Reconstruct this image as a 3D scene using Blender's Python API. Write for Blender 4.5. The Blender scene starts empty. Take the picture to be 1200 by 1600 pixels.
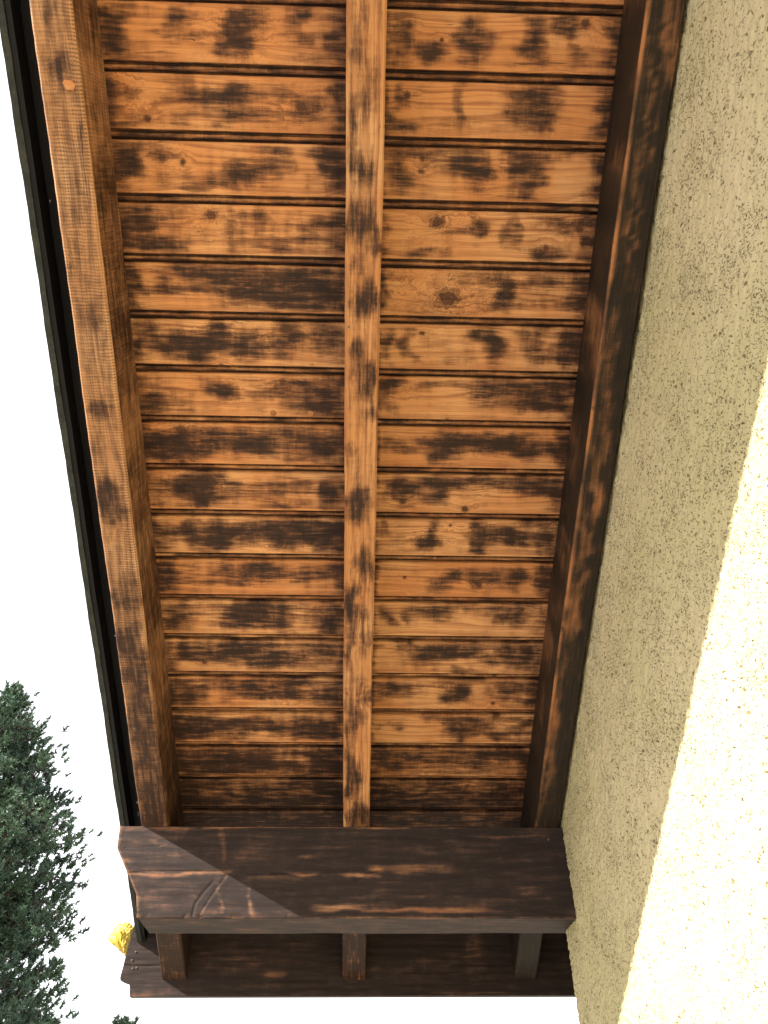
import bpy, bmesh, math, random
import numpy as np
from mathutils import Vector, Matrix

random.seed(7)
rng = np.random.default_rng(11)
R = math.radians
scene = bpy.context.scene
col = scene.collection

# ------------------------------------------------------------------ camera
CZ = 1.6                                   # eye height above the ground
# world axes seen in the lens frame (x right, y down, z forward)
AX = np.array([0.99952794, 0.01463273, 0.02701427])
AY = np.array([-0.02993659, 0.66151738, 0.74933207])
AZ = np.array([-0.00690564, -0.74978706, 0.66164316])
cam_d = bpy.data.cameras.new('camera')
cam = bpy.data.objects.new('camera', cam_d)
col.objects.link(cam)
M = Matrix(((AX[0], -AX[1], -AX[2], 0.0),
            (AY[0], -AY[1], -AY[2], 0.0),
            (AZ[0], -AZ[1], -AZ[2], CZ),
            (0, 0, 0, 1)))
cam.matrix_world = M
cam_d.sensor_fit = 'VERTICAL'
cam_d.sensor_height = 32.0
cam_d.sensor_width = 24.0
cam_d.lens = 24.0
cam_d.clip_start = 0.02
cam_d.clip_end = 3000
scene.camera = cam

# ------------------------------------------------------------------ light
PITCH = R(25)
CP, SP = math.cos(PITCH), math.sin(PITCH)
sv = (1.048, 0.75, -0.482)                 # sunlight travel: across the roof, down its slope, away from it
v = Vector((sv[0], sv[1] * CP + sv[2] * SP, -sv[1] * SP + sv[2] * CP)).normalized()
sun_d = bpy.data.lights.new('sun', 'SUN')
sun_d.energy = 4.4
sun_d.angle = R(0.5)
sun_d.color = (1.0, 0.955, 0.87)
sun = bpy.data.objects.new('sun', sun_d)
sun.rotation_euler = v.to_track_quat('-Z', 'Y').to_euler()
sun.location = (-6, -4, 8)
col.objects.link(sun)
world = bpy.data.worlds.new('World')
scene.world = world
world.use_nodes = True
wn, wl = world.node_tree.nodes, world.node_tree.links
wn.clear()
sky = wn.new('ShaderNodeTexSky')
sky.sky_type = 'NISHITA'
sky.sun_disc = False
sky.sun_elevation = math.asin(-v.z)
sky.sun_rotation = math.atan2(-v.x, -v.y)
sky.dust_density = 3.0
tc = wn.new('ShaderNodeTexCoord')
cn = wn.new('ShaderNodeTexNoise'); cn.inputs['Scale'].default_value = 1.6; cn.inputs['Detail'].default_value = 6
wl.new(tc.outputs['Generated'], cn.inputs['Vector'])
cr = wn.new('ShaderNodeMapRange')
cr.inputs['From Min'].default_value = 0.3; cr.inputs['From Max'].default_value = 0.7
cr.inputs['To Min'].default_value = 0.72; cr.inputs['To Max'].default_value = 0.95
wl.new(cn.outputs['Fac'], cr.inputs['Value'])
mx = wn.new('ShaderNodeMix'); mx.data_type = 'RGBA'
mx.inputs[7].default_value = (9.5, 9.6, 9.8, 1)      # thin bright cloud veil
wl.new(cr.outputs['Result'], mx.inputs[0]); wl.new(sky.outputs['Color'], mx.inputs[6])
bg = wn.new('ShaderNodeBackground'); bg.inputs['Strength'].default_value = 0.07
wl.new(mx.outputs[2], bg.inputs['Color'])
wo = wn.new('ShaderNodeOutputWorld'); wl.new(bg.outputs[0], wo.inputs['Surface'])
scene.view_settings.view_transform = 'Standard'
scene.view_settings.look = 'None'
scene.view_settings.gamma = 1.0
scene.view_settings.exposure = 1.75
scene.view_settings.use_curve_mapping = False
scene.render.engine = 'CYCLES'
scene.cycles.max_bounces = 6
scene.cycles.diffuse_bounces = 4

# ------------------------------------------------------------------ helpers
def tag(o, label=None, cat=None, group=None, kind=None):
    if label: o['label'] = label
    if cat: o['category'] = cat
    if group: o['group'] = group
    if kind: o['kind'] = kind
    return o

def empty(name, loc):
    o = bpy.data.objects.new(name, None); o.location = loc; o.empty_display_size = 0.2
    col.objects.link(o); return o

def link(name, me, mat, parent=None, smooth=False):
    o = bpy.data.objects.new(name, me); col.objects.link(o)
    if mat: me.materials.append(mat)
    if parent: o.parent = parent
    if smooth:
        me.polygons.foreach_set('use_smooth', [True] * len(me.polygons))
    return o

def mesh(name, vs, fs):
    me = bpy.data.meshes.new(name); me.from_pydata([tuple(map(float, p)) for p in vs], [], fs); me.update()
    return me

def put(o, x, s, h, parent_loc=(0, 0, 0)):
    """stand an object in the roof's frame: x to the house, s down the slope, h square to it (from the eye point)"""
    o.location = (x - parent_loc[0], s * CP + h * SP - parent_loc[1], CZ - s * SP + h * CP - parent_loc[2])
    o.rotation_euler = (-PITCH, 0, 0)

def roof_world(x, s, h):
    return np.stack([x + 0 * s, s * CP + h * SP, -s * SP + h * CP], -1)

def photo_xy(P):
    """where a point (eye at the origin) falls on the reference, to look the stain chart up"""
    c = P[..., 0:1] * AX + P[..., 1:2] * AY + P[..., 2:3] * AZ
    return 600 + 1200 * c[..., 0] / c[..., 2], 800 + 1200 * c[..., 1] / c[..., 2]

_tab = np.random.default_rng(3).random((256, 256))
def vnoise(x, y):
    ix, iy = np.floor(x).astype(int), np.floor(y).astype(int); fx, fy = x - ix, y - iy
    fx, fy = fx * fx * (3 - 2 * fx), fy * fy * (3 - 2 * fy)
    g = lambda a, b: _tab[a % 256, b % 256]
    return (g(ix, iy) * (1 - fx) + g(ix + 1, iy) * fx) * (1 - fy) + (g(ix, iy + 1) * (1 - fx) + g(ix + 1, iy + 1) * fx) * fy - .5

def chart(marks, px, py, base=0.0, wob=0.0):
    if wob:
        qx = px + wob * (36 * vnoise(px / 34, py / 20 + 9) + 8 * vnoise(px / 9 + 40, py / 8))
        qy = py + wob * (18 * vnoise(px / 34 + 70, py / 20) + 5 * vnoise(px / 8, py / 7 + 33))
        px, py = qx, qy
    keep = np.ones_like(px) * (1 - base); add = np.zeros_like(px)
    for cx, cy, rx, ry, k in marks:
        d = np.sqrt(((px - cx) / rx) ** 2 + ((py - cy) / ry) ** 2)
        a = np.clip(1.30 - .78 * d, 0, 1); a = a * a * (3 - 2 * a)
        if k > 0: keep *= 1 - a * k
        else: add += a * k
    return np.clip(1 - keep + add, 0, 1)

def paint(me, vals, name='stain'):
    at = me.attributes.new(name, 'FLOAT', 'POINT'); at.data.foreach_set('value', np.asarray(vals, dtype=np.float32).ravel())

class NT:
    """small node-tree writer"""
    def __init__(s, name):
        s.m = bpy.data.materials.new(name); s.m.use_nodes = True
        s.n, s.l = s.m.node_tree.nodes, s.m.node_tree.links
        s.n.clear()
        s.out = s.n.new('ShaderNodeOutputMaterial')
        s.b = s.n.new('ShaderNodeBsdfPrincipled'); s.l.new(s.b.outputs[0], s.out.inputs[0])
    def set(s, sock, v):
        if hasattr(v, 'is_linked'): s.l.new(v, sock)
        elif isinstance(v, (tuple, list)) and len(v) == 3 and sock.type == 'RGBA': sock.default_value = (*v, 1)
        else: sock.default_value = v
    def math(s, op, a, b=0.0, c=None, clamp=False):
        n = s.n.new('ShaderNodeMath'); n.operation = op; n.use_clamp = clamp
        s.set(n.inputs[0], a); s.set(n.inputs[1], b)
        if c is not None: s.set(n.inputs[2], c)
        return n.outputs[0]
    def vec(s, op, a, b):
        n = s.n.new('ShaderNodeVectorMath'); n.operation = op; s.set(n.inputs[0], a)
        if op == 'SCALE': s.set(n.inputs[3], b)
        else: s.set(n.inputs[1], b)
        return n.outputs['Value'] if op in ('LENGTH', 'DISTANCE', 'DOT_PRODUCT') else n.outputs[0]
    def noise(s, v, scale=1, detail=3, rough=.55, dist=0.0, color=False):
        n = s.n.new('ShaderNodeTexNoise'); s.l.new(v, n.inputs['Vector'])
        n.inputs['Scale'].default_value = scale; n.inputs['Detail'].default_value = detail
        n.inputs['Roughness'].default_value = rough; n.inputs['Distortion'].default_value = dist
        return n.outputs['Color' if color else 'Fac']
    def ramp(s, x, a, b, lo=0.0, hi=1.0, smooth=True):
        n = s.n.new('ShaderNodeMapRange'); n.interpolation_type = 'SMOOTHSTEP' if smooth else 'LINEAR'
        s.set(n.inputs[0], x)
        for i, q in zip((1, 2, 3, 4), (a, b, lo, hi)): n.inputs[i].default_value = q
        return n.outputs[0]
    def mix(s, f, a, b, mode='MIX'):
        n = s.n.new('ShaderNodeMix'); n.data_type = 'RGBA'; n.blend_type = mode
        s.set(n.inputs[0], f); s.set(n.inputs[6], a); s.set(n.inputs[7], b); return n.outputs[2]
    def attr(s, name, kind='GEOMETRY', o='Fac'):
        n = s.n.new('ShaderNodeAttribute'); n.attribute_type = kind; n.attribute_name = name; return n.outputs[o]
    def objco(s):
        return s.n.new('ShaderNodeTexCoord').outputs['Object']
    def rand(s):
        return s.n.new('ShaderNodeObjectInfo').outputs['Random']
    def xyz(s, v):
        n = s.n.new('ShaderNodeSeparateXYZ'); s.l.new(v, n.inputs[0]); return n.outputs
    def comb(s, x, y, z):
        n = s.n.new('ShaderNodeCombineXYZ')
        for i, q in enumerate((x, y, z)): s.set(n.inputs[i], q)
        return n.outputs[0]
    def bump(s, h, strength, dist=0.001, prev=None):
        n = s.n.new('ShaderNodeBump'); n.inputs['Strength'].default_value = strength
        n.inputs['Distance'].default_value = dist; s.l.new(h, n.inputs['Height'])
        if prev is not None: s.l.new(prev, n.inputs['Normal'])
        return n.outputs[0]
    def done(s, color, rough=.6, normal=None, spec=.4):
        s.set(s.b.inputs['Base Color'], color); s.set(s.b.inputs['Roughness'], rough)
        s.b.inputs['Specular IOR Level'].default_value = spec
        if normal is not None: s.l.new(normal, s.b.inputs['Normal'])
        return s.m

def wood(name, bare=(.55, .262, .108), red=(.29, .100, .040), stain=(.048, .0195, .011), deep=(.012, .007, .0055),
         along='X', saw=False, rough=.55, spec=.22, given=False, knot_rate=.55, contrast=1.0, worn=.0, cross=.35):
    """sanded softwood with the rests of an old brown stain; reads the painted 'stain' value of each mesh"""
    t = NT(name)
    o = t.objco(); x, y, z = t.xyz(o)
    if along == 'Y': x, y = y, x
    rnd = t.rand()
    yy = t.math('ADD', y, t.math('MULTIPLY', z, .7))
    off = t.math('MULTIPLY', rnd, 37.0)
    p = t.comb(t.math('ADD', x, off), t.math('ADD', yy, t.math('MULTIPLY', rnd, 11.3)), 0.0)
    # knots: sparse cells of a stretched Voronoi
    kwarp = t.noise(p, 120, 3)
    kmask = bend = None; kd = None
    if knot_rate > 0:
        vor = t.n.new('ShaderNodeTexVoronoi'); vor.voronoi_dimensions = '2D'; vor.inputs['Scale'].default_value = 7.5
        t.l.new(p, vor.inputs['Vector'])
        vc = t.xyz(vor.outputs['Color'])
        on = t.math('GREATER_THAN', vc[0], 1 - knot_rate)
        dist = t.math('DIVIDE', vor.outputs['Distance'], 7.5)
        size = t.math('MULTIPLY_ADD', vc[1], .005, .0024)
        kd = t.math('MULTIPLY', t.math('DIVIDE', dist, size), t.math('MULTIPLY_ADD', kwarp, 1.2, .4))
        kmask = t.math('MULTIPLY', t.ramp(kd, 1.4, .5), on)
        bend = t.math('MULTIPLY', t.math('MULTIPLY', t.ramp(kd, 6.0, .6), on), .011)
        kd = t.math('ADD', kd, t.math('MULTIPLY', t.math('SUBTRACT', 1.0, on), 9.0))
    if given:
        # given knots (object properties: x, y, size)
        kwob = t.math('MULTIPLY_ADD', kwarp, 1.5, .25)
        for q in ('knot_a', 'knot_b', 'knot_c'):
            a = t.attr(q, 'OBJECT', 'Vector'); ax_, ay_, as_ = t.xyz(a)
            d = t.vec('LENGTH', t.comb(t.math('MULTIPLY', t.math('SUBTRACT', x, ax_), .75), t.math('SUBTRACT', y, ay_), 0.0), (0, 0, 0))
            d = t.math('MULTIPLY', t.math('DIVIDE', d, t.math('ADD', as_, .00001)), kwob)
            kmask = t.math('MAXIMUM', kmask, t.ramp(d, 1.35, .55))
            bend = t.math('ADD', bend, t.math('MULTIPLY', t.ramp(d, 5.5, .5), t.math('MULTIPLY', as_, 1.9)))
            kd = t.math('MINIMUM', kd, d)
    if kmask is None:
        kmask = bend = t.math('MULTIPLY', kwarp, 0.0); kd = t.math('ADD', kwarp, 9.0)
    # growth rings drawn out along the plank, pushed aside round the knots
    lowp = t.comb(t.math('MULTIPLY', t.math('ADD', x, off), 2.2), t.math('MULTIPLY', yy, 14.0), rnd)
    low = t.noise(lowp, 1.0, 3, .5)
    side = t.math('SUBTRACT', low, .5)
    g = t.math('ADD', t.math('MULTIPLY_ADD', low, .060, yy), t.math('MULTIPLY', bend, t.ramp(side, -.05, .05, -1, 1)))
    ring = t.math('SINE', t.math('MULTIPLY', g, 700.0))
    ring2 = t.math('SINE', t.math('MULTIPLY', g, 310.0))
    lines = t.math('ADD', t.math('MULTIPLY', t.ramp(ring, .1, 1.0), .5), t.math('MULTIPLY', t.ramp(ring2, .2, 1.0), .6))
    fibre = t.noise(t.comb(t.math('MULTIPLY', t.math('ADD', x, off), 14.0), t.math('MULTIPLY', yy, 900.0), rnd), 1.0, 3, .7)
    lines = t.math('MULTIPLY', lines, t.ramp(t.noise(lowp, 2.3, 2), .3, .6, .45, 1.0))
    krings = t.math('MULTIPLY', t.ramp(t.math('SINE', t.math('MULTIPLY', kd, 13.0)), .0, 1.0), t.ramp(kd, 2.6, 1.0))
    # old stain
    st = t.attr('stain')
    n1 = t.noise(t.comb(t.math('MULTIPLY', t.math('ADD', x, off), 14.0), t.math('MULTIPLY', yy, 120.0), rnd), 1.0, 4, .65)
    n2 = t.noise(p, 30.0, 7, .68, .4)
    n3 = t.noise(t.comb(t.math('MULTIPLY', t.math('ADD', x, off), 230.0), t.math('MULTIPLY', yy, 18.0), rnd), 1.0, 3, .7)
    nn = t.math('ADD', t.math('MULTIPLY', t.math('SUBTRACT', n1, .5), 1.75 * contrast), t.math('MULTIPLY', t.math('SUBTRACT', n2, .5), 1.15 * contrast))
    nn = t.math('ADD', nn, t.math('MULTIPLY', t.math('SUBTRACT', n3, .5), cross * contrast))
    nn = t.math('ADD', nn, t.math('MULTIPLY', t.math('SUBTRACT', fibre, .5), .55 * contrast))
    nn = t.math('ADD', nn, t.math('MULTIPLY', lines, .10))
    amt = t.math('ADD', st, t.math('MULTIPLY', nn, t.ramp(st, 0.0, .5, .42, 1.0)))
    amt = t.math('SUBTRACT', amt, worn)
    haze = t.ramp(amt, -.05, .50)
    soft = t.ramp(amt, .20, .98)
    hard = t.ramp(amt, .68, 1.25)
    tone = t.math('ADD', t.noise(p, 7.0, 3), t.math('MULTIPLY', t.math('SUBTRACT', rnd, .5), .35))
    c = t.mix(t.ramp(tone, .3, .7), tuple(u * w for u, w in zip(bare, (1.05, 1.10, 1.16))), tuple(u * w for u, w in zip(bare, (.92, .78, .66))))
    c = t.mix(t.math('MULTIPLY', lines, .80), c, red)
    c = t.mix(t.math('MULTIPLY', t.ramp(fibre, .45, .8), .50), c, red)
    c = t.mix(t.math('MULTIPLY', krings, .75), c, tuple(u * .5 for u in red))
    c = t.mix(t.math('MULTIPLY', kmask, t.ramp(fibre, .25, .7, .75, 1.0)), c, (.040, .015, .009))
    c = t.mix(t.math('MULTIPLY', haze, .55), c, tuple(.30 * u + .95 * w for u, w in zip(red, stain)))
    c = t.mix(t.math('MULTIPLY', soft, .93), c, stain)
    c = t.mix(t.math('MULTIPLY', hard, .85), c, deep)
    c = t.mix(t.math('MULTIPLY', t.ramp(fibre, .52, .82), t.math('MULTIPLY', soft, .45)), c, tuple(2.2 * u for u in stain))
    c = t.mix(t.math('MULTIPLY', t.ramp(n1, .55, .8), t.math('MULTIPLY', soft, .35)), c, tuple(.45 * u for u in stain))
    ck = t.noise(t.comb(t.math('MULTIPLY', t.math('ADD', x, off), 4.0), t.math('MULTIPLY', g, 170.0), rnd), 1.0, 1, .4)
    ck = t.math('MULTIPLY', t.ramp(t.math('ABSOLUTE', t.math('SUBTRACT', ck, .5)), .012, .0), t.ramp(t.noise(lowp, 1.3, 1), .60, .68))
    c = t.mix(t.math('MULTIPLY', ck, .8), c, (.010, .007, .005))
    h = t.math('SUBTRACT', t.math('MULTIPLY', fibre, .6), t.math('MULTIPLY', lines, .5))
    if saw:
        wob = t.math('MULTIPLY', t.noise(p, 22, 2), .010)
        sx = t.math('SINE', t.math('MULTIPLY', t.math('ADD', x, wob), 1180.0))
        sy = t.math('SINE', t.math('MULTIPLY', t.math('ADD', y, t.math('MULTIPLY', wob, .3)), 1500.0))
        saws = t.math('MULTIPLY', t.ramp(sx, -.2, .9), t.math('MULTIPLY_ADD', t.ramp(sy, -.6, .5), .6, .4))
        saws = t.math('MULTIPLY', saws, t.ramp(t.noise(lowp, 1.7, 3), .30, .60, .35, 1.0))
        c = t.mix(t.math('MULTIPLY', saws, .85), c, (.060, .033, .022))
        h = t.math('SUBTRACT', h, t.math('MULTIPLY', saws, .9))
    nb = t.bump(h, .35, .0012)
    nb = t.bump(kmask, .4, .0015, nb)
    rg = t.math('ADD', t.math('MULTIPLY', fibre, .22), t.math('SUBTRACT', rough, t.math('MULTIPLY', soft, .08)))
    return t.done(c, rg, nb, spec)

M_board = wood('sanded_board', bare=(.60, .292, .120), given=True, knot_rate=.45)
M_saw = wood('sawn_rafter', bare=(.47, .275, .145), red=(.28, .135, .07), cross=.9, along='Y', saw=True, knot_rate=.25, rough=.6)
M_mid = wood('rafter_wood', bare=(.50, .27, .122), along='Y', knot_rate=.45, contrast=1.25, rough=.55)
M_dark = wood('old_stained_rafter', bare=(.40, .195, .085), red=(.22, .09, .04), stain=(.026, .018, .012), deep=(.012, .010, .008), along='Y', knot_rate=.3, rough=.55, contrast=.6)
M_beam = wood('stained_beam', cross=.05, bare=(.34, .18, .095), red=(.17, .075, .04), stain=(.038, .025, .023), deep=(.018, .0125, .0115), knot_rate=0, rough=.62, spec=.16, contrast=.8)
M_black = wood('black_stained_wood', cross=0, contrast=.3, bare=(.03, .03, .03), red=(.02, .02, .02), stain=(.006, .0065, .008), deep=(.004, .0045, .006), along='Y', rough=.6, knot_rate=0)

def green_black():
    t = NT('mossy_black_trim'); p = t.objco()
    n = t.noise(p, 30, 5, .7); n2 = t.noise(p, 220, 3, .6)
    c = t.mix(t.ramp(n, .35, .7), (.012, .014, .012), (.034, .039, .031))
    c = t.mix(t.ramp(n2, .62, .75), c, (.12, .13, .11))
    return t.done(c, .75, t.bump(n2, .5, .001))
M_trim = green_black()

def stucco():
    t = NT('scratched_cream_render'); p = t.objco()
    w = t.noise(p, 95, 3, .6, 0, True)
    pw = t.vec('ADD', p, t.vec('SCALE', w, .013))
    big = t.noise(p, 2.2, 4, .6)
    clump = t.noise(p, 11, 4, .6)
    fine = t.noise(p, 260, 4, .65)
    grit = t.noise(p, 620, 2, .6)
    n = t.n.new('ShaderNodeTexVoronoi'); n.inputs['Scale'].default_value = 240; n.inputs['Randomness'].default_value = 1
    sp = t.xyz(pw)
    diag = t.comb(sp[0], t.math('ADD', sp[1], t.math('MULTIPLY', sp[2], .55)), t.math('SUBTRACT', t.math('MULTIPLY', sp[2], 1.7), t.math('MULTIPLY', sp[1], .9)))
    t.l.new(diag, n.inputs['Vector'])
    vc = t.xyz(n.outputs['Color'])
    thr = t.ramp(clump, .32, .68, .90, .48)
    on = t.math('GREATER_THAN', vc[0], thr)
    pit = t.math('MULTIPLY', on, t.ramp(n.outputs['Distance'], .55, .25))
    n4 = t.n.new('ShaderNodeTexVoronoi'); n4.inputs['Scale'].default_value = 75
    t.l.new(diag, n4.inputs['Vector']); v4 = t.xyz(n4.outputs['Color'])
    pit2 = t.math('MULTIPLY', t.math('GREATER_THAN', v4[1], .90), t.ramp(n4.outputs['Distance'], .40, .18))
    pit = t.math('MAXIMUM', pit, pit2)
    c = t.mix(t.ramp(big, .3, .7), (.48, .430, .245), (.56, .485, .310))
    c = t.mix(t.math('MULTIPLY', t.ramp(fine, .45, .75), .30), c, (.28, .24, .13))
    c = t.mix(t.math('MULTIPLY', t.ramp(clump, .5, .8), .25), c, (.30, .28, .165))
    c = t.mix(t.math('MULTIPLY', pit, t.math('MULTIPLY_ADD', vc[1], .4, .55)), c, (.085, .052, .020))
    h = t.math('SUBTRACT', t.math('ADD', t.math('MULTIPLY', fine, .8), t.math('MULTIPLY', grit, .4)), t.math('MULTIPLY', pit, 1.0))
    return t.done(c, .95, t.bump(h, .8, .0022), .1)
M_stucco = stucco()

def simple(name, a, b, scale, rough, bump=.3, dist=.002):
    t = NT(name); p = t.objco(); n = t.noise(p, scale, 5, .65)
    return t.done(t.mix(t.ramp(n, .3, .7), a, b), rough, t.bump(n, bump, dist), .3)
M_tile = simple('clay_tile', (.20, .075, .045), (.11, .05, .035), 14, .8)
M_gravel = simple('pale_gravel', (.38, .345, .29), (.28, .255, .21), 40, .95, .8, .02)
M_bark = simple('bark', (.07, .05, .04), (.035, .027, .022), 25, .9, .8, .02)

# ------------------------------------------------------------------ ground
gv = [(-600, -600, 0), (600, -600, 0), (600, 600, 0), (-600, 600, 0)]
gr = link('ground', mesh('ground', gv, [(0, 1, 2, 3)]), M_gravel)
tag(gr, 'pale gravel ground all round the house', kind='structure')

# ------------------------------------------------------------------ house
HB, HR = 1.457, 1.333                      # soffit boards / rafter undersides, square distance from the eye
XW, YC = 0.472, 1.925                      # gable wall plane, its corner
house = empty('house', (3, -1, 0))
tag(house, 'house with a rough cream scratch-rendered gable wall, half of it in blazing sun', 'house')
HL = Vector((3, -1, 0))

def lattice(shape, su, sv_):
    """smooth random field on a grid, feature size in grid steps"""
    nu, nv = shape; a = rng.random((int(nu / su) + 4, int(nv / sv_) + 4))
    u = np.arange(nu) / su; w = np.arange(nv) / sv_
    iu, iw = u.astype(int), w.astype(int); fu, fw = u - iu, w - iw
    fu, fw = fu * fu * (3 - 2 * fu), fw * fw * (3 - 2 * fw)
    A = a[iu][:, iw]; B = a[iu + 1][:, iw]; C = a[iu][:, iw + 1]; D = a[iu + 1][:, iw + 1]
    return (A * (1 - fu)[:, None] + B * fu[:, None]) * (1 - fw)[None] + (C * (1 - fu)[:, None] + D * fu[:, None]) * fw[None] - .5

def grid_mesh(name, P):
    nu, nv = P.shape[:2]
    me = bpy.data.meshes.new(name)
    idx = np.arange(nu * nv).reshape(nu, nv)
    f = np.stack([idx[:-1, :-1], idx[1:, :-1], idx[1:, 1:], idx[:-1, 1:]], -1).reshape(-1, 4)
    me.vertices.add(nu * nv); me.vertices.foreach_set('co', P.astype(np.float32).ravel())
    me.loops.add(f.size); me.loops.foreach_set('vertex_index', f.ravel().astype(np.int32))
    me.polygons.add(len(f)); me.polygons.foreach_set('loop_start', np.arange(0, f.size, 4, dtype=np.int32))
    me.polygons.foreach_set('loop_total', np.full(len(f), 4, dtype=np.int32))
    me.update(calc_edges=True); me.validate()
    return me

def make_wall():
    st = 0.0045
    # arc-length along the gable wall, round the corner and on along the eave wall
    rad = 0.012
    L1 = YC - rad - (-0.35)
    us = np.arange(0, L1 + rad * math.pi / 2 + .45, st)
    top = HB - .004
    X = np.zeros_like(us); Y = np.zeros_like(us); NX = np.zeros_like(us); NY = np.zeros_like(us)
    for i, u in enumerate(us):
        if u < L1: X[i], Y[i], NX[i], NY[i] = XW, -0.35 + u, -1, 0
        elif u < L1 + rad * math.pi / 2:
            a = (u - L1) / rad
            NX[i], NY[i] = -math.cos(a), math.sin(a)
            X[i], Y[i] = XW + rad + NX[i] * rad, YC - rad + NY[i] * rad
        else: X[i], Y[i], NX[i], NY[i] = XW + rad + (u - L1 - rad * math.pi / 2), YC, 0, 1
    zb = CZ - .45
    ztop = CZ + (top - Y * SP) / CP
    nv = int((ztop.max() - zb) / st)
    tt = np.linspace(0, 1, nv)
    Z = zb + (ztop - zb)[:, None] * tt[None]
    sh = (len(us), nv)
    d = lattice(sh, 1.8, 1.8) * .0036 + lattice(sh, 3.4, 3.4) * .0016 + lattice(sh, 60, 60) * .0014 + (rng.random(sh) - .5) * .0014
    gou = lattice(sh, 1.6, 1.6); d -= np.clip(gou - .33, 0, 1) * .012
    P = np.stack([X[:, None] + NX[:, None] * d, Y[:, None] + NY[:, None] * d, Z], -1)
    P -= np.array(HL)
    P = P[::-1]
    me = grid_mesh('render_coat', P)
    return link('render_coat', me, M_stucco, house, smooth=True)
make_wall()
def zr(Y, h): return CZ + (h - Y * SP) / CP
x0, x1, y0, y1 = XW + .005, 5.4, -4.2, YC - .005
hv = [(x0, y0, -.02), (x1, y0, -.02), (x1, y1, -.02), (x0, y1, -.02),
      (x0, y0, zr(y0, HB - .006)), (x1, y0, zr(y0, HB - .006)), (x1, y1, zr(y1, HB - .006)), (x0, y1, zr(y1, HB - .006))]
hv = [tuple(Vector(p) - HL) for p in hv]
link('wall', mesh('wall', hv, [(0, 1, 5, 4), (1, 2, 6, 5), (2, 3, 7, 6), (3, 0, 4, 7), (4, 5, 6, 7), (3, 2, 1, 0)]), M_stucco, house)

# ------------------------------------------------------------------ roof overhang
RL = (0.0, 1.0, CZ + 1.0)
roof = empty('roof_overhang', RL)
tag(roof, 'timber roof overhang on the cream wall, orange sanded boards with patchy dark brown stain', 'roof overhang')

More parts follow.
